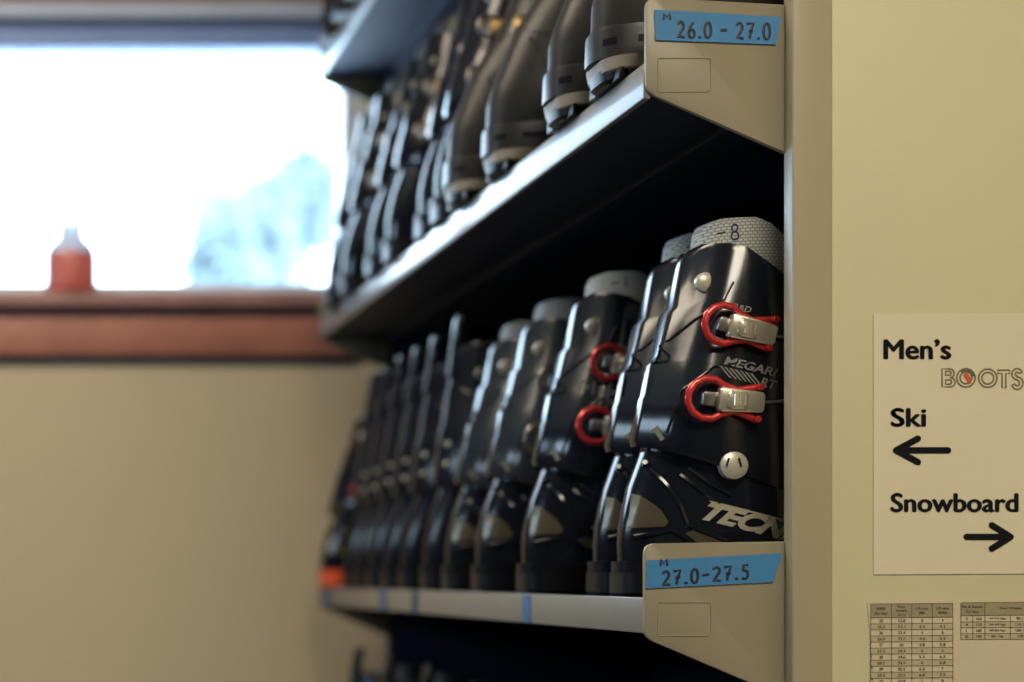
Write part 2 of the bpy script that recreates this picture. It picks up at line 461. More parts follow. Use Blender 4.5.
# ------------------------------------------------------------------ the paper signs on the end panel
YS = YP + .003
def sheet(name, corners, label, m, th=.0006):
    pts = [(x * YS / F, H + (VY - y) * YS / F) for x, y in corners]
    o = empty(name, (pts[0][0], YS - .001, pts[0][1])); tag(o, label, 'sign')
    ox, oz = pts[0]
    b = bmesh.new(); prism(b, [(x - ox, z - oz) for x, z in pts], 0, th); link('paper', b, m, o, smooth=False)
    f = lambda px, py: (px * YS / F - ox, H + (VY - py) * YS / F - oz)
    return o, f
sg, sf = sheet('paper_sign', [(873, 314), (1136, 312.5), (1136, 573), (873, 574.5)], 'white paper sign reading Mens Boots with ski and snowboard arrows on the cream panel', M['paper'])
def sign_text(body, x0, x1, ytop, ybase, m=M['black'], bold=.018, name='lettering', descend=False):
    b = bmesh.new()
    xa, zt = sf(x0, ytop); xb, zb = sf(x1, ybase)
    k = YS / F * 1.0; st = [0.0]
    def f(x, z):
        st[0] += 1e-9
        return (x, -.0004 - st[0], z)
    text_into(b, body, xa + k, xb - k, zb + k * .5, zt - k * .5, f, 0, offs=((-k, 0), (k, 0), (0, k * .6), (0, -k * .6), (0, 0)))
    link(name, b, m, sg, smooth=False)
sign_text("Men\u2019s", 882.5, 950.5, 339.3, 359.7, bold=.022)
sign_text('Ski', 889.7, 925.5, 408, 427, bold=.022)
sign_text('Snowboard', 889.7, 1017.7, 493, 512.4, bold=.022)
def arrow(xt, xe, xh, y, hh, r):
    b = bmesh.new()
    f = lambda px, py: (sf(px, py)[0], -.0003, sf(px, py)[1])
    k = YS / F
    def cap(p0, p1):
        d = Vector(p1) - Vector(p0); n = Vector((-d.y, d.x)).normalized() * r; a = math.atan2(n.y, n.x)
        pts = [(p0[0] + r * math.cos(a + math.pi * i / 8), p0[1] + r * math.sin(a + math.pi * i / 8)) for i in range(9)]
        pts += [(p1[0] + r * math.cos(a + math.pi + math.pi * i / 8), p1[1] + r * math.sin(a + math.pi + math.pi * i / 8)) for i in range(9)]
        return pts
    s = 1 if xe > xt else -1
    off = 0
    for seg in (((xt + s * 4, y), (xe - s * r, y)), ((xt + s * r, y), (xh, y - hh + r)), ((xt + s * r, y), (xh, y + hh - r))):
        off += .00003
        b.faces.new([b.verts.new((f(*p)[0], f(*p)[1] - off, f(*p)[2])) for p in cap(*seg)])
    link('arrow', b, M['black'], sg, smooth=False)
arrow(892, 950.5, 917, 450.5, 15, 3.3)
arrow(1013, 962.4, 991, 537, 15, 3.3)
# outlined BOOTS lettering
def outline_letter(strokes, closed):
    b = bmesh.new()
    for st, c in zip(strokes, closed):
        tube(b, [(sf(x, y)[0], -.0002, sf(x, y)[1]) for x, y in st], .85 * YS / F, 6, closed=c, flat=.2)
    link('outlined_letter', b, M['outline'], sg)
def circ(cx, cy, r, k=20): return [(cx + r * math.cos(i * math.tau / k), cy + r * math.sin(i * math.tau / k)) for i in range(k)]
def bump_r(x0, xm, ya, yb, k=6):
    yc, ry = (ya + yb) / 2, (yb - ya) / 2
    return [(xm + ry * math.sin(math.pi * i / k), yc - ry * math.cos(math.pi * i / k)) for i in range(k + 1)]
outline_letter([[(941.3, 369)] + bump_r(0, 949, 369, 377.8) + bump_r(0, 949.8, 377.8, 387) + [(941.3, 387)],
                [(944.8, 371.5)] + bump_r(0, 948.3, 371.5, 375.5) + [(944.8, 375.5)],
                [(944.8, 380)] + bump_r(0, 948.8, 380, 384.3) + [(944.8, 384.3)]], [True] * 3)
outline_letter([circ(965.2, 378, 9.2), circ(965.2, 378, 5.9)], [True, True])
outline_letter([circ(987, 378.3, 9.2), circ(987, 378.3, 5.9)], [True, True])
outline_letter([[(997, 370.3), (1009, 370.3), (1009, 373.6), (1005, 373.6), (1005, 388), (1001.3, 388), (1001.3, 373.6), (997, 373.6)]], [True])
def s_curve(o):
    a = [(1016.4 + (3.6 + o) * math.cos(math.radians(t)), 374.2 - (3.6 + o) * math.sin(math.radians(t))) for t in range(20, 271, 25)]
    c = [(1016.4 + (4.0 - o) * math.cos(math.radians(t)), 383.2 - (4.6 - o) * math.sin(math.radians(t))) for t in range(90, -161, -25)]
    return a + c
outline_letter([s_curve(1.8) + s_curve(-1.8)[::-1]], [True])
b = bmesh.new()
b.faces.new([b.verts.new((sf(x, y)[0], -.0004, sf(x, y)[1])) for x, y in [(963, 372.5), (966, 372), (968, 375.5), (971, 380), (970, 383.8), (966.5, 382.5), (965, 379.5), (962.6, 376)]])
link('red_emblem', b, M['redp'], sg, smooth=False)
b = bmesh.new()
tube(b, [(sf(x, y)[0], -.0003, sf(x, y)[1]) for x, y in [(965.2 + 7.5 * math.cos(math.radians(t)), 378 - 7.5 * math.sin(math.radians(t))) for t in range(10, 131, 12)]], 1.0 * YS / F, 6, flat=.2)
link('green_arc', b, M['green'], sg)

# size chart below the sign
ch, cf = sheet('size_chart', [(867, 602), (1126, 599.5), (1132, 960), (893, 960)], 'printed boot size chart in a wrinkled clear sleeve under the paper sign', M['paper2'])
def quad_px(b, x0, x1, y0, y1, y, skew=0):
    c = [(x0, y0), (x1, y0), (x1, y1), (x0, y1)]
    b.faces.new([b.verts.new((cf(px, py - skew * (px - 870))[0], y, cf(px, py - skew * (px - 870))[1])) for px, py in c])
SK = .0085
R0 = [870, 890.7, 911, 931.5, 952]
rows = [604, 617.8] + [617.8 + 6.05 * (i + 1) for i in range(20)]
b = bmesh.new(); quad_px(b, 870, 952, rows[0], rows[1], -.0002, SK)
quad_px(b, 960, 1100, 603.5, 616.5, -.0002, SK); link('table_header', b, M['shade'], ch, smooth=False)
b = bmesh.new()
for i in range(2, 20, 2): quad_px(b, 870, 952, rows[i], rows[i + 1], -.0002, SK)
quad_px(b, 960, 1100, 622.7, 628.6, -.0002, SK); quad_px(b, 960, 1100, 634.5, 640.4, -.0002, SK)
link('shaded_rows', b, M['shade2'], ch, smooth=False)
b = bmesh.new(); lw = .32
for x in R0: quad_px(b, x - lw, x + lw, rows[0], rows[-1], -.0003, SK)
for y in rows: quad_px(b, 870, 952, y - lw, y + lw, -.0003, SK)
r2 = [603.5, 616.5, 622.7, 628.6, 634.5, 640.4]
for x in (960, 1060, 1100): quad_px(b, x - lw, x + lw, 603.5, 640.4, -.0003, SK)
quad_px(b, 984 - lw, 984 + lw, 603.5, 640.4, -.0003, SK)
for x in (972, 1009.5): quad_px(b, x - lw, x + lw, 616.5, 640.4, -.0003, SK)
for y in r2: quad_px(b, 960, 1100, y - lw, y + lw, -.0003, SK)
link('table_lines', b, M['tline'], ch, smooth=False)
b = bmesh.new()
def cell(s, xc, yc, h, bold=.012):
    w = len(s) * h * .66
    sk = SK * (xc - 870)
    xa, zt = cf(xc - w / 2, yc - h / 2 - sk); xb, zb = cf(xc + w / 2, yc + h / 2 - sk)
    text_into(b, s, xa, xb, zb, zt, lambda x, z: (x, -.00035, z), 0, offs=((-.0001, 0), (.0001, 0)))
for lines, xc in ((('MONDO', 'EU size'), 880.3), (('Foot', 'length', '(cm)'), 900.8), (('US size', 'men'), 921.2), (('US size', 'women'), 941.7)):
    n = len(lines)
    for i, s in enumerate(lines): cell(s, xc, 611 + (i - (n - 1) / 2) * (4.6 if n == 2 else 4.1), 2.7, .03)
cell('Ski & Skates', 971.5, 607.5, 2.6, .03); cell('EU Size', 971.5, 612.5, 2.6, .03); cell('Skier Weight', 1010, 609.5, 2.8, .03)
mon = ['25', '25.5', '26', '26.5', '27', '27.5', '28', '28.5', '29', '29.5', '30']
ft = ['22.8', '23.1', '23.4', '23.7', '24', '24.3', '24.6', '24.9', '25.2', '25.5', '25.8']
um = ['3', '3.5', '4', '4.5', '4.8', '5', '5.5', '6', '6.5', '6.8', '7']
uw = ['4', '4.5', '5', '5.5', '5.8', '6', '6.5', '6.8', '7', '7.5', '8']
for i in range(11):
    yc = (rows[i + 1] + rows[i + 2]) / 2
    for s, xc in ((mon[i], 880.3), (ft[i], 900.8), (um[i], 921.2), (uw[i], 941.7)): cell(s, xc, yc, 2.8)
for i, r in enumerate((('S', '160', '41-54 kgs', '90-119'), ('M', '170', '54-68 kgs', '119-150'), ('L', '180', '68-86 kgs', '150-190'), ('XL', '190', '86+ kgs', '190+'))):
    yc = (r2[i + 1] + r2[i + 2]) / 2
    for s, xc in zip(r, (966, 978, 996.7, 1021)): cell(s, xc, yc, 2.7)
link('table_text', b, M['tline'], ch, smooth=False)

# ------------------------------------------------------------------ ski boots (heel at x = 0 facing the aisle, toe towards +x)
def section(z, xb, xf, w, n=2.9, tilt=0.0, zf=None, taper=.12, spine=None):
    """ one level of a boot: plain superellipse, or (spine) a flat back ridge with chamfered corners """
    xm, a = (xb + xf) / 2, (xf - xb) / 2
    half = []
    if spine is None:
        for k in range(19):
            th = math.pi - math.pi * k / 18
            c, sn = math.cos(th), math.sin(th)
            x = xm + a * math.copysign(abs(c) ** (2 / n), c)
            t = (x - xb) / (xf - xb)
            half.append((x, w * abs(sn) ** (2 / n) * (1 - taper * max(0, 1 - t / .35))))
    else:
        q = spine
        half = [(xb, 0), (xb + .0001, q * .5), (xb + .0006, q), (xb + .0022, q + .0022), (xb + .010, q + (w - q) * .38), (xb + .018, q + (w - q) * .66),
                (xb + .027, q + (w - q) * .85), (xb + .040, q + (w - q) * .96)]
        x0 = xb + .058
        for k in range(11):
            th = math.pi / 2 - math.pi / 2 * k / 10
            half.append((x0 + (xf - x0) * math.cos(th) ** (2 / 2.4), w * max(0, math.sin(th)) ** (2 / 2.4)))
    ring = [(x, -y) for x, y in half] + [(x, y) for x, y in half[-2:0:-1]]
    out = []
    for x, y in ring:
        zz = z + tilt * (x - xb)
        if zf: zz += zf(x)
        out.append((x, y, zz))
    return out
def lerp_tab(tab, x):
    if x <= tab[0][0]: return tab[0][1]
    for (a, b), (c, d) in zip(tab[:-1], tab[1:]):
        if x <= c: return b + (d - b) * (x - a) / (c - a)
    return tab[-1][1]
def bvh_of(*objs):
    vs, fs = [], []
    for o in objs:
        n = len(vs)
        vs += [v.co.copy() for v in o.data.vertices]; fs += [[n + i for i in p.vertices] for p in o.data.polygons]
    return BVHTree.FromPolygons(vs, fs)
def projector(bv, off):
    def f(x, z):
        hit = bv.ray_cast(Vector((x, -1, z)), Vector((0, 1, 0)))
        y = hit[0].y if hit[0] is not None else -.02
        return (x, y - off, z)
    return f
def patch(bm, poly, fn, cuts=3):
    t = bmesh.new(); t.faces.new([t.verts.new((x, 0, z)) for x, z in poly])
    bmesh.ops.triangulate(t, faces=t.faces[:])
    for _ in range(cuts): bmesh.ops.subdivide_edges(t, edges=t.edges[:], cuts=1, use_grid_fill=True)
    mp = {v: bm.verts.new(fn(v.co.x, v.co.z)) for v in t.verts}
    for f in t.faces: bm.faces.new([mp[v] for v in f.verts])
    t.free()
def line(pts, k=6):
    out = []
    for a, b in zip(pts[:-1], pts[1:]):
        for i in range(k): out.append((a[0] + (b[0] - a[0]) * i / k, a[1] + (b[1] - a[1]) * i / k))
    return out + [pts[-1]]
def fx(px): return px * .000862 - .5456         # the nearest boot, measured on the photograph, in metres from its heel
def fz(py): return (597 - py) * .000862

def sole_mesh(w=.036):
    b = bmesh.new()
    loft(b, [section(z, xb, xf, ww, 4) for z, xb, xf, ww in ((.0, .004, .082, w - .003), (.003, .001, .086, w), (.021, .001, .088, w))])
    loft(b, [section(z, xb, xf, ww, 3) for z, xb, xf, ww in ((.0, .20, .298, w), (.003, .197, .301, w + .003), (.021, .195, .302, w + .003))])
    loft(b, [section(z, xb, xf, ww, 3.4) for z, xb, xf, ww in ((.0205, .0, .303, w + .001), (.031, .0, .304, w + .002))])
    return b
SHELL = [(.0300, .0036, .302, .039), (.045, .003, .304, .043), (.0633, .0044, .300, .0455), (.080, .008, .285, .0465), (.0971, .0124, .25, .0468), (.1255, .0231, .215, .046), (.150, .030, .19, .043)]
TOPTAB = [(.055, 0), (.066, .013), (.095, .009), (.134, -.020), (.19, -.05)]
SPINE = [(.13, .008), (.175, .009), (.206, .0095), (.211, .0165), (.25, .0150), (.265, .009), (.3, .007)]
CUFF = [(.1315, .0210, .20, .0485, -.36, 0), (.1326, .0168, .205, .0505, -.36, 0), (.138, .0150, .206, .0520, -.35, 0), (.1744, .0231, .20, .0525, -.28, 0), (.178, .0248, .20, .0523, -.27, 0),
        (.205, .0300, .198, .0522, -.21, .1), (.2085, .0345, .197, .0516, -.2, .1), (.250, .0445, .191, .0512, -.11, .45), (.2550, .0490, .19, .0506, -.1, .5), (.2900, .0562, .185, .0495, -.02, .95), (.2955, .0580, .184, .048, 0, 1), (.2965, .0605, .182, .0455, 0, 1), (.29, .066, .175, .043, 0, 1), (.262, .066, .17, .041, 0, .5)]
LTOP = [(.068, .3240), (.072, .3275), (.084, .3300), (.114, .3285), (.127, .320), (.138, .308), (.155, .290), (.18, .27)]
def make_liner(m, parent, dh=0):
    b = bmesh.new()
    def ring(f, xb, xf, w):
        s = section(0, xb, xf, w, 2.6)
        return [(x, y, .255 + (lerp_tab(LTOP, x) + dh - .255) * f) for x, y, _ in s]
    loft(b, [ring(0, .061, .172, .0425), ring(.5, .069, .172, .0428), ring(.93, .0735, .170, .0428), ring(1, .076, .168, .0405), ring(.98, .081, .162, .036), ring(.5, .079, .158, .034), ring(0, .074, .155, .033)], True, True)
    return link('liner', b, m, parent, sharp=60)

def make_buckle(parent, fn, ring_c, ring_r, ends, lev, rot, with_rod, red=True):
    """ a bail loop round the ladder and a silver lever, lying on the cuff """
    bk = empty('buckle', (0, 0, 0)); bk.parent = parent
    (cx, cz) = ring_c
    # bail loop
    pts = []
    a0 = rot
    for t in range(45, 316, 30):
        a = math.radians(t) + a0
        pts.append((cx + ring_r * math.cos(a), cz + ring_r * math.sin(a)))
    (ux, uz), (lx, lz) = ends
    d = Vector((math.cos(a0), math.sin(a0))); nrm = Vector((-d.y, d.x))
    base = Vector((cx, cz))
    up = base + d * ring_r * 1.35 + nrm * ring_r * .52
    lo = base + d * ring_r * 1.35 - nrm * ring_r * .52
    path = [(ux, uz), tuple(Vector((ux, uz)).lerp(up, .5)), tuple(up)] + pts + [tuple(lo), tuple(Vector((lx, lz)).lerp(lo, .5)), (lx, lz)]
    b = bmesh.new()
    y0 = fn(cx + .02, cz)[1]
    tube(b, [(x, y0 - .005 - .0012 * min(1, max(0, (x - cx) / .04)), z) for x, z in path], .0031, 8, flat=.7)
    for e in ends:
        lathe_y(b, e[0], e[1], .0033, y0 - .011, y0 - .002, 10)
    link('bail', b, M['red'] if red else M['steel'], bk, sharp=50)
    # lever
    x0, x1, hw0, hw1 = lev
    o = base + d * 0
    def L(u, v): 
        p = Vector((cx, cz)) + d * u + nrm * v
        return (p.x, p.y)
    b = bmesh.new()
    poly = rounded([L(x0, -hw0), L(x1, -hw1), L(x1, hw1), L(x0, hw0)], [.003, .002, .002, .003], 4)
    prism(b, poly, y0 - .0105, y0 - .003, .0015)
    poly = rounded([L(x0 + .006, -hw0 * .72), L(x0 + .024, -hw0 * .72), L(x0 + .024, hw0 * .72), L(x0 + .006, hw0 * .72)], [.004] * 4, 4)
    prism(b, poly, y0 - .0125, y0 - .009, .001)
    for i in range(3):
        u = x0 + .012 + i * .0042
        tube(b, [(*[L(u, -hw0 * .45)[0]], y0 - .0127, L(u, -hw0 * .45)[1]), (L(u, hw0 * .45)[0], y0 - .0127, L(u, hw0 * .45)[1])], .0009, 6)
    link('lever', b, M['silver'] if red else M['gold'], bk, sharp=40)
    # ladder seen through the loop
    b = bmesh.new()
    poly = rounded([L(-.004, -.006), L(x0 + .004, -.0065), L(x0 + .004, .0065), L(-.004, .006)], [.002] * 4, 3)
    prism(b, poly, y0 - .005, y0 + .001, .001)
    link('ladder', b, M['steel'], bk, sharp=40)
    if with_rod:
        b = bmesh.new()
        q0, q1 = L(x1 - .002, 0), L(x1 + .02, .004)
        tube(b, [(q0[0], y0 - .006, q0[1]), (q1[0], y0 - .004, q1[1])], .0016, 8)
        link('cable', b, M['steel'], bk)
        b = bmesh.new()
        q2 = L(x1 + .03, .008)
        tube(b, [(q1[0], y0 - .004, q1[1]), (q2[0], y0 - .004, q2[1])], .003, 8)
        link('cable_end', b, M['red'] if red else M['steel'], bk)
    return bk
def lathe_y(b, x, z, r, y0, y1, seg=16, dome=0.0):
    rings = []
    for k, (rr, yy) in enumerate(((r, y1), (r, y0 + .0012), (r * .85, y0 + .0002), (r * .5, y0 - dome * .7), (r * .1, y0 - dome))):
        rings.append([(x + rr * math.cos(i * math.tau / seg), yy, z + rr * math.sin(i * math.tau / seg)) for i in range(seg)])
    loft(b, rings)

BASE_Y = 20.0                                   # prototypes are moved to their places below
def make_buckled(liner='liner', cuffm='shell', red=True, near=True):
    t = empty('ski_boot')
    so = link('sole', sole_mesh(), M['rubber'], t, sharp=30)
    b = bmesh.new(); loft(b, [section(z, xb, xf, w, 2.35) for z, xb, xf, w in SHELL])
    sh = link('lower_shell', b, M['shell'], t, sharp=50)
    b = bmesh.new()
    loft(b, [section(z, xb, xf, w, 3, tl, (lambda x, k=k: k * lerp_tab(TOPTAB, x)), spine=lerp_tab(SPINE, z)) for z, xb, xf, w, tl, k in CUFF])
    bv0 = BVHTree.FromBMesh(b)
    f0 = projector(bv0, 0)
    # raised flap edges on the cuff
    for pl in ([(fx(733), fz(282)), (fx(724), fz(300)), (fx(700), fz(318)), (fx(672), fz(345)), (fx(664), fz(385))],
               [(fx(745), fz(362)), (fx(712), fz(368)), (fx(685), fz(390)), (fx(672), fz(432))]):
        tube(b, [f0(x, z) for x, z in line(pl)], .0014, 6)
    cu = link('cuff', b, M[cuffm], t, sharp=50)
    ln = make_liner(M[liner], t)
    fs = projector(bvh_of(sh), .0009); fc = projector(bvh_of(cu), .0009)
    # raised ribs of the lower shell
    b = bmesh.new()
    for pl in ([(.020, .118), (.034, .100), (.046, .080), (.052, .062), (.085, .048)],
               [(.046, .106), (.062, .092), (.078, .082)], [(.052, .112), (.068, .098), (.086, .088)],
               [(.012, .052), (.040, .058), (.052, .050)]):
        tube(b, [projector(bvh_of(sh), 0)(x, z) for x, z in line(pl)], .0024, 6)
    link('shell_rib', b, M['shell'], sh)
    b = bmesh.new(); patch(b, [(.0075, .060), (.0120, .091), (.018, .088), (.031, .076), (.037, .065), (.034, .061)], fs)
    link('bronze_insert', b, M['bronze'], sh)
    b = bmesh.new(); patch(b, [(.050, .055), (.056, .058), (.078, .049), (.084, .044), (.060, .047)], fs)
    link('bronze_insert', b, M['bronze'], sh)
    b = bmesh.new(); patch(b, [(fx(660), fz(430)), (fx(666), fz(424)), (fx(670), fz(438)), (fx(667), fz(440)), (fx(664), fz(431))], fc, 2)
    link('bronze_chevron', b, M['bronze'], cu)
    # rivets
    b = bmesh.new(); y = fc(fx(711), fz(280))[1]; lathe_y(b, fx(711), fz(280), .0085, y - .002, y + .004, 20, .0015); link('rivet', b, M['rivet'], cu)
    b = bmesh.new(); x, z = fx(731), fz(466)
    y = min(fc(x, z)[1], fs(x, z)[1]); lathe_y(b, x, z, .0118, y - .0025, y + .006, 24, .0015)
    pr = link('pivot_rivet', b, M['rivet'], cu)
    b = bmesh.new()
    for dx in (-.004, .0045):
        tube(b, [(x + dx - .002, y - .0045, z + .0075 - abs(dx) * .3), (x + dx - .004 + .004 * (dx > 0), y - .0045, z - .001)], .0008, 6)
    link('rivet_slot', b, M['rubber'], cu)
    if near:
        make_buckle(t, fc, (fx(719), fz(326)), .0165, ((fx(769), fz(322)), (fx(762), fz(350))), (.004, .044, .0105, .0085), math.radians(-14), True, red)
        make_buckle(t, fc, (fx(703), fz(400)), .0175, ((fx(753), fz(389)), (fx(750), fz(421))), (.008, .046, .0105, .0085), math.radians(-5), True, red)
        # model lettering
        b = bmesh.new(); c, s = math.cos(math.radians(-14)), math.sin(math.radians(-14))
        ox, oz = fx(721), fz(365)
        f = lambda u, v: fc(ox + u * c - v * s, oz + u * s + v * c)
        text_into(b, 'MEGARI', 0, .047, 0, .0075, f, .03, .2); text_into(b, 'RT', .034, .049, -.011, -.003, f, .03, .2)
        for i in range(7):
            u = -.004 + i * .0045
            patch(b, [(fx(721) + (u) * c + (.002) * s, oz + u * s - .002), (fx(721) + (u + .0022) * c, oz + (u + .0022) * s - .002),
                      (fx(721) + (u + .011) * c, oz + (u + .011) * s - .0105), (fx(721) + (u + .0088) * c, oz + (u + .0088) * s - .0105)], fc, 1)
        link('model_lettering', b, M['greyprint'], cu, smooth=False)
        b = bmesh.new(); text_into(b, 'R&D', -.004, .012, .048, .0535, f, .02, .2); link('small_lettering', b, M['greyprint'], cu, smooth=False)
    b = bmesh.new(); a = math.radians(-15); c, s = math.cos(a), math.sin(a)
    ox, oz = fx(706), fz(519.5)
    f = lambda u, v: fs(ox + u * c - v * s, oz + u * s + v * c)
    text_into(b, 'TECNICA', 0, .112, 0, .0165, f, .05, .45)
    patch(b, [(ox + .001 * c - .0175 * s, oz + .001 * s + .0175 * c), (ox + .12 * c - .0175 * s, oz + .12 * s + .0175 * c), (ox + .12 * c - .0160 * s, oz + .12 * s + .0160 * c), (ox + .004 * c - .0155 * s, oz + .004 * s + .0155 * c)], fs, 3)
    link('brand_lettering', b, M['print'], sh, smooth=False)
    return t, fc

def make_plain(m='shell2', liner='linerd', gold=False, dh=0.0):
    t = empty('ski_boot')
    link('sole', sole_mesh(), M['rubber'], t, sharp=30)
    b = bmesh.new(); loft(b, [section(z, xb, xf, w * .96, 2.3) for z, xb, xf, w in SHELL]); sh = link('lower_shell', b, M[m], t, sharp=50)
    b = bmesh.new()
    sx = (lambda x: x) if gold else (lambda x: .0165 + (x - .0165) * .55)
    loft(b, [section(z, sx(xb), xf - .02, w * .93, 3, tl, (lambda x, k=k: k * lerp_tab(TOPTAB, x + .012)), spine=.009) for z, xb, xf, w, tl, k in CUFF])
    f0 = projector(BVHTree.FromBMesh(b), 0)
    tube(b, [f0(x, z) for x, z in line([(.045, .25), (.075, .225), (.09, .19), (.10, .15)])], .0015, 6)
    cu = link('cuff', b, M[m], t, sharp=50)
    if gold: make_liner(M[liner], t, dh)
    else:
        l = bmesh.new()
        def ring(f, xb, xf, w):
            return [(x, y, .25 + (lerp_tab(LTOP, x + .024) - .020 - .25) * f) for x, y, _ in section(0, xb, xf, w, 2.4)]
        loft(l, [ring(0, .046, .15, .038), ring(.9, .052, .15, .038), ring(1, .056, .146, .035), ring(.96, .062, .14, .03), ring(.3, .062, .138, .029)])
        link('liner', l, M[liner], t, sharp=60)
        l = bmesh.new()
        loft(l, [section(z, xb, xb + .016, ww, 2.6) for z, xb, ww in ((.270, .0315, .016), (.285, .034, .0165), (.300, .0365, .0125), (.312, .0385, .0105), (.322, .040, .0125), (.338, .0425, .0145), (.346, .045, .0125), (.349, .048, .008))])
        link('spoiler_tab', l, M[m], cu, sharp=60)
        l = bmesh.new()
        fq = projector(bvh_of(cu), 0)
        for z in (.182, .157): bmesh.ops.create_icosphere(l, subdivisions=2, radius=.0042, matrix=Matrix.Translation(Vector(fq(.030 - (.182 - z) * .1, z))))
        link('spine_screw', l, M['rivet'], cu)
    fs = projector(bvh_of(sh), .0009); fc = projector(bvh_of(cu), .0009)
    b = bmesh.new(); y = fc(.06, .262)[1]; lathe_y(b, .066, .268, .007, y - .002, y + .004, 16, .0015); link('rivet', b, M['steel'], cu)
    if gold:
        make_buckle(t, fc, (.055, .225), .012, ((.09, .232), (.09, .212)), (.0, .034, .009, .007), math.radians(-6), False, False)
        make_buckle(t, fc, (.042, .165), .012, ((.08, .172), (.08, .152)), (.0, .034, .009, .007), math.radians(-6), False, False)
    else:
        make_buckle(t, fc, (.075, .225), .012, ((.11, .232), (.11, .212)), (.004, .034, .009, .007), math.radians(-6), False, False)
    return t, fc

USHELL = [(.049, .001, .302, .043), (.0545, .002, .304, .045), (.076, .003, .300, .047), (.092, .0074, .28, .0475), (.1134, .016, .245, .047), (.135, .0246, .215, .046), (.156, .033, .20, .045), (.172, .046, .19, .042)]
UCUFF = [(.150, .036, .205, .046, -.40, 0), (.152, .0315, .21, .049, -.40, 0), (.172, .043, .21, .0505, -.34, 0), (.188, .055, .21, .051, -.28, 0), (.215, .068, .208, .051, -.2, .1), (.25, .080, .205, .050, -.1, .4), (.29, .090, .2, .049, 0, .8), (.30, .093, .2, .047, 0, 1), (.298, .098, .195, .043, 0, 1), (.27, .098, .19, .041, 0, .6)]
def make_smooth():
    t = empty('ski_boot')
    b = bmesh.new()
    loft(b, [section(z, xb, xf, w, 3.3) for z, xb, xf, w in ((.0, .008, .085, .034), (.003, .005, .088, .037), (.0125, .003, .09, .038))])
    loft(b, [section(z, xb, xf, w, 3.0) for z, xb, xf, w in ((.0, .20, .298, .04), (.0205, .195, .303, .042))])
    loft(b, [section(z, xb, xf, w, 3.2) for z, xb, xf, w in ((.008, .004, .300, .036), (.0205, .003, .303, .040))])
    for i in range(9):
        x = .012 + i * .0085
        box(b, x, x + .005, -.0385, .0385, -.0, .010 + .002 * (i % 2), .0008)
    so = link('sole', b, M['rubber'], t, sharp=30)
    b = bmesh.new(); loft(b, [section(z, xb, xf, w, 3.3) for z, xb, xf, w in ((.0085, .006, .058, .0392), (.0100, .004, .062, .0408), (.0205, .002, .066, .0414))])
    link('pale_heel_lug', b, M['pale'], so, sharp=30)
    b = bmesh.new(); loft(b, [section(z, xb, xf, w, 3.2) for z, xb, xf, w in ((.0200, .001, .303, .0435), (.0215, -.002, .306, .0455), (.046, -.001, .306, .0468), (.0490, -.0005, .305, .0462), (.0500, .003, .303, .044))])
    bd = link('sole_band', b, M['charband'], t, sharp=30)
    fb = projector(bvh_of(bd), .0005)
    b = bmesh.new()
    for x0, x1 in ((.030, .066), (.004, .014), (.085, .12)):
        patch(b, [(x0, .0325), (x1, .0325), (x1, .0385), (x0, .0385)], fb, 2)
    link('band_slot', b, M['rubber'], bd, smooth=False)
    b = bmesh.new(); loft(b, [section(z, xb, xf, w, 2.5) for z, xb, xf, w in USHELL]); sh = link('lower_shell', b, M['char'], t, sharp=50)
    b = bmesh.new()
    loft(b, [section(z, xb, xf, w, 2.6, tl, (lambda x, k=k: k * (lerp_tab(TOPTAB, x - .035)))) for z, xb, xf, w, tl, k in UCUFF])
    f0 = projector(BVHTree.FromBMesh(b), 0)
    tube(b, [f0(x, z) for x, z in line([(.085, .26), (.1, .22), (.11, .17)])], .0015, 6)
    cu = link('cuff', b, M['char'], t, sharp=50)
    b = bmesh.new()
    s1 = projector(bvh_of(sh), 0)
    tube(b, [s1(x, z) for x, z in line([(.040, .140), (.050, .118), (.060, .092), (.09, .078), (.15, .07)])], .0016, 6)
    tube(b, [s1(x, z) for x, z in line([(.066, .112), (.09, .098), (.13, .09)])], .0012, 6)
    link('shell_rib', b, M['char'], sh)
    b = bmesh.new()
    def ring(f, xb, xf, w):
        return [(x, y, .262 + (lerp_tab(LTOP, x - .03) - .262) * f) for x, y, _ in section(0, xb, xf, w, 2.6)]
    loft(b, [ring(0, .094, .19, .0405), ring(.93, .1, .19, .0405), ring(1, .103, .187, .038), ring(.97, .11, .18, .033), ring(.2, .11, .178, .032)])
    link('liner', b, M['linerd'], t, sharp=60)
    fc = projector(bvh_of(cu), .0009); fs = projector(bvh_of(sh), .0009)
    make_buckle(t, fc, (.074, .190), .010, ((.105, .196), (.105, .178)), (-.012, .024, .008, .007), math.radians(-10), False, False)
    y = fs(.05, .083)[1]
    make_buckle(t, fs, (.066, .083), .010, ((.095, .088), (.095, .072)), (-.016, .02, .006, .006), math.radians(-10), False, False)
    return t, fc

def kids(o): return [c for c in o.children]
def copy_tree(o, parent=None):
    c = o.copy(); COL.objects.link(c); c.parent = parent
    for ch in kids(o): copy_tree(ch, c)
    return c

protos = {}
for key, fn in (('tec', lambda: make_buckled()), ('tecgrey', lambda: make_buckled('linerg', 'cuffgrey', False)),
                ('plain', lambda: make_plain()), ('gold', lambda: make_plain('shell', 'linerd', True)),
                ('smooth', make_smooth)):
    protos[key] = [*fn(), False]
bpy.context.view_layer.update()

def place(key, px, Yc, base, label, group, X=None, rz=0.0, lean=0.0, sc=1.0):
    t, fc, used = protos[key]
    o = copy_tree(t) if used else t
    protos[key][2] = True
    o.location = ((px - VX) * Yc / F if X is None else X, Yc, base)
    o.rotation_euler = (0, lean, rz); o.scale = (1, 1, sc)
    tag(o, label, 'ski boot', group)
    return o

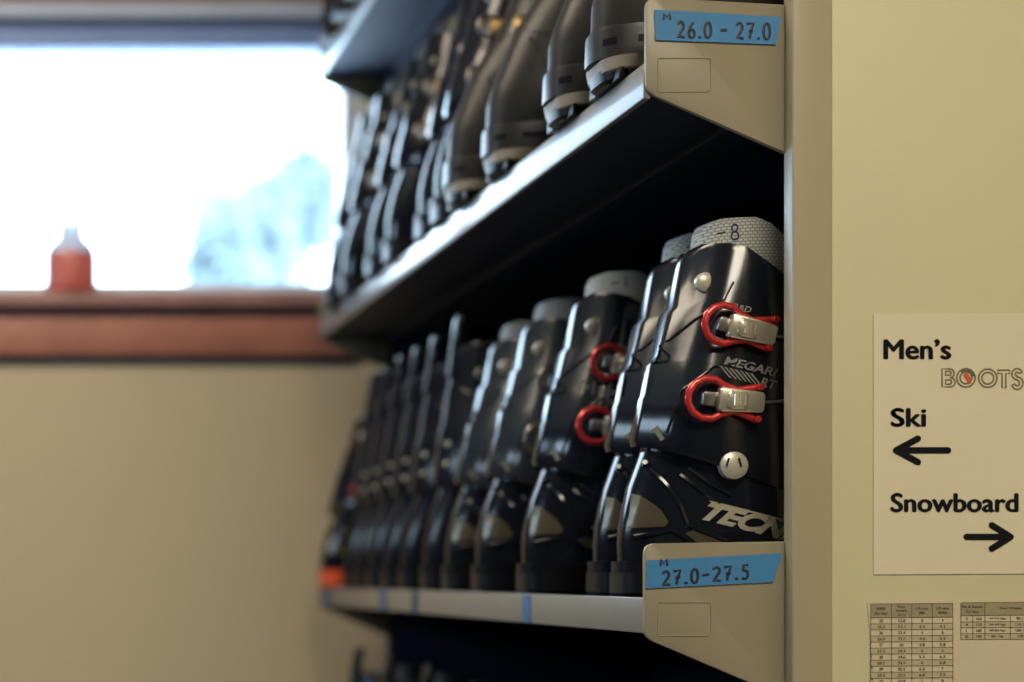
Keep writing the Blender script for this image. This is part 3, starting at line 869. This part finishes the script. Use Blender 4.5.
# copies must be made from clean prototypes: place one of each kind last via first use
GL = 'ski boots on the lower shelf'; GU = 'ski boots on the upper shelf'; GT = 'ski boots on the topmost shelf'; GB = 'ski boots on the bottom shelf'
S = LOW
A = place('tec', 614, 1.555, S, 'black ski boot with two red buckles, nearest to the post on the lower shelf', GL)
B = place('tec', 590, 1.662, S, 'black ski boot tight behind the nearest red buckled boot, mostly hidden by it', GL, sc=1.025)
C_ = place('tec', 518.6, 1.822, S, 'black ski boot with red buckle loops and white marks, third from the near bracket', GL)
D = place('tecgrey', 473, 1.998, S, 'grey cuffed ski boot with bronze heel wedge beside the third red buckled boot, lower shelf', GL)
E = place('tecgrey', 443, 2.135, S, 'grey cuffed ski boot with bronze heel wedge, farther of the two grey cuffed boots', GL, sc=.985)
low = [(421, 2.25, 'plain black ski boot right behind the two grey cuffed boots on the lower shelf'),
       (399, 2.372, 'plain black ski boot, second of the plain ones behind the grey cuffed boots'),
       (382, 2.476, 'plain black ski boot, third of the plain ones behind the grey cuffed boots'),
       (367, 2.575, 'plain black ski boot, fourth of the plain ones behind the grey cuffed boots'),
       (354, 2.672, 'plain black ski boot, fifth of the plain ones behind the grey cuffed boots'),
       (343, 2.765, 'plain black ski boot standing just before the boot with the orange sole')]
for i, (px, y, lab) in enumerate(low): place('plain', px, y, S, lab, GL, sc=(1.02, .99, .985, .985, .97, .97)[i])
L_ = place('tec', 319, 2.885, S, 'black ski boot with red buckles and orange sole at the far end by the wall', GL, sc=.90)
for c in L_.children:
    if c.name.startswith('sole'):
        c.data = c.data.copy(); c.data.materials[0] = M['orange']

S = UPP
up = [('smooth', 590, 1.545, 'charcoal ski boot nearest to the upper bracket, partly hidden behind it'),
      ('smooth', 547, 1.662, 'charcoal ski boot second from the upper bracket, smooth rounded heel'),
      ('smooth', 485, 1.876, 'charcoal ski boot third from the upper bracket, pale heel lug in full view'),
      ('smooth', 446, 2.020, 'charcoal ski boot fourth from the upper bracket, with a gold buckle'),
      ('gold', 432, 2.135, 'black ski boot with bright spine right behind the fourth charcoal boot, upper shelf'),
      ('gold', 416, 2.235, 'black ski boot with bright spine, second behind the charcoal boots on the upper shelf'),
      ('gold', 384, 2.395, 'black ski boot with gold buckles, third behind the charcoal boots on the upper shelf'),
      ('gold', 366, 2.510, 'black ski boot with gold buckles, fourth behind the charcoal boots on the upper shelf'),
      ('gold', 340, 2.680, 'black ski boot last but one before the window on the upper shelf'),
      ('gold', 325, 2.800, 'black ski boot at the far end of the upper shelf against the window')]
for k, px, y, lab in up: place(k, px, y, S, lab, GU)
S = TOP_
for px, y, lab in ((343, 2.60, 'dark ski boot on the topmost shelf, cut by the top edge of the photo'),
                   (333, 2.71, 'dark ski boot on the topmost shelf, second from its far end'),
                   (321, 2.83, 'dark ski boot at the far end of the topmost shelf by the window head')):
    place('gold', px, y, S, lab, GT)
S = BOT
bl = ['ski boot top below the lower shelf, farthest along the bottom shelf by the wall', 'ski boot top second from the far end of the bottom shelf', 'ski boot top third from the far end of the bottom shelf',
      'ski boot top fourth from the far end of the bottom shelf', 'ski boot top fifth from the far end of the bottom shelf', 'ski boot top sixth from the far end of the bottom shelf']
for i, lab in enumerate(bl): place('gold' if i % 2 else 'plain', 0, 2.86 - .118 * i, S, lab, GB, X=.535)

# handwritten sizes on the boots
def write_on(boot, fc, s, px, py, w, h, m, name, target, r=.0009, rot=0.0, zo=None):
    par = [c for c in boot.children if c.name.split('.')[0] == target][0]
    fn = projector(bvh_of(par), .0006)
    b = bmesh.new(); c, sn = math.cos(rot), math.sin(rot)
    handwrite(b, s, 0, 0, w, h, lambda x, z: fn(px + x * c - z * sn, py + x * sn + z * c), r)
    link(name, b, m, par)
write_on(A, None, '-8', .0795, .3100, .007, .0135, M['ink'], 'size_number', 'liner', .0007)
write_on(B, None, '-7', .0800, .3120, .007, .010, M['ink'], 'size_number', 'liner', .0007)
write_on(C_, None, '-1', .0850, .3120, .007, .010, M['ink'], 'size_number', 'liner', .0007)
write_on(C_, None, 'MiH', .050, .205, .012, .014, M['greyprint'], 'handwritten_mark', 'cuff', .0011, -.25)

# ------------------------------------------------------------------ light
wd = bpy.data.worlds.new('overcast_sky'); SC.world = wd; wd.use_nodes = True
bg = wd.node_tree.nodes['Background']; bg.inputs[0].default_value = (.58, .80, 1.0, 1); bg.inputs[1].default_value = 10.0

def area(name, loc, rot, sx, sy, power, col):
    l = bpy.data.lights.new(name, 'AREA'); l.shape = 'RECTANGLE'; l.size = sx; l.size_y = sy; l.energy = power; l.color = col
    o = bpy.data.objects.new(name, l); COL.objects.link(o); o.location = loc; o.rotation_euler = rot
    return o
p = area('window_portal', ((WX0 + gx1) / 2, YW + .13, (WT + WB) / 2), (math.radians(-90), 0, 0), gx1 - WX0, WT - WB + .1, 1, (1, 1, 1))
p.data.cycles.is_portal = True
p = area('window_portal', (XL - .13, (LY0 + LY1) / 2, (LZ0 + LZ1) / 2), (math.radians(90), 0, math.radians(-90)), LY1 - LY0, LZ1 - LZ0, 1, (1, 1, 1))
p.data.cycles.is_portal = True
area('unseen_ceiling_lamp', (.55, -.30, CEIL - .02), (0, 0, 0), .9, .9, 55, (1.0, .90, .71))
area('unseen_ceiling_lamp', (-.45, 1.75, CEIL - .02), (0, 0, 0), .8, .8, 23, (1.0, .84, .63))  # lamp added out of view to brighten the window wall

# ------------------------------------------------------------------ camera
cd = bpy.data.cameras.new('camera'); cam = bpy.data.objects.new('camera', cd); COL.objects.link(cam)
cam.location = (0, 0, H); cam.rotation_euler = (math.radians(90), 0, 0)
cd.sensor_fit = 'HORIZONTAL'; cd.sensor_width = 36; cd.lens = F / 1024 * 36
cd.shift_x = (512 - VX) / 1024; cd.shift_y = (VY - 341) / 1024
cd.dof.use_dof = True; cd.dof.focus_distance = 1.485; cd.dof.aperture_fstop = 2.7
cd.clip_start = .02
SC.camera = cam
SC.view_settings.view_transform = 'Standard'; SC.view_settings.look = 'None'
SC.view_settings.exposure = 0.0
SC.cycles.use_denoising = True
SC.cycles.max_bounces = 8
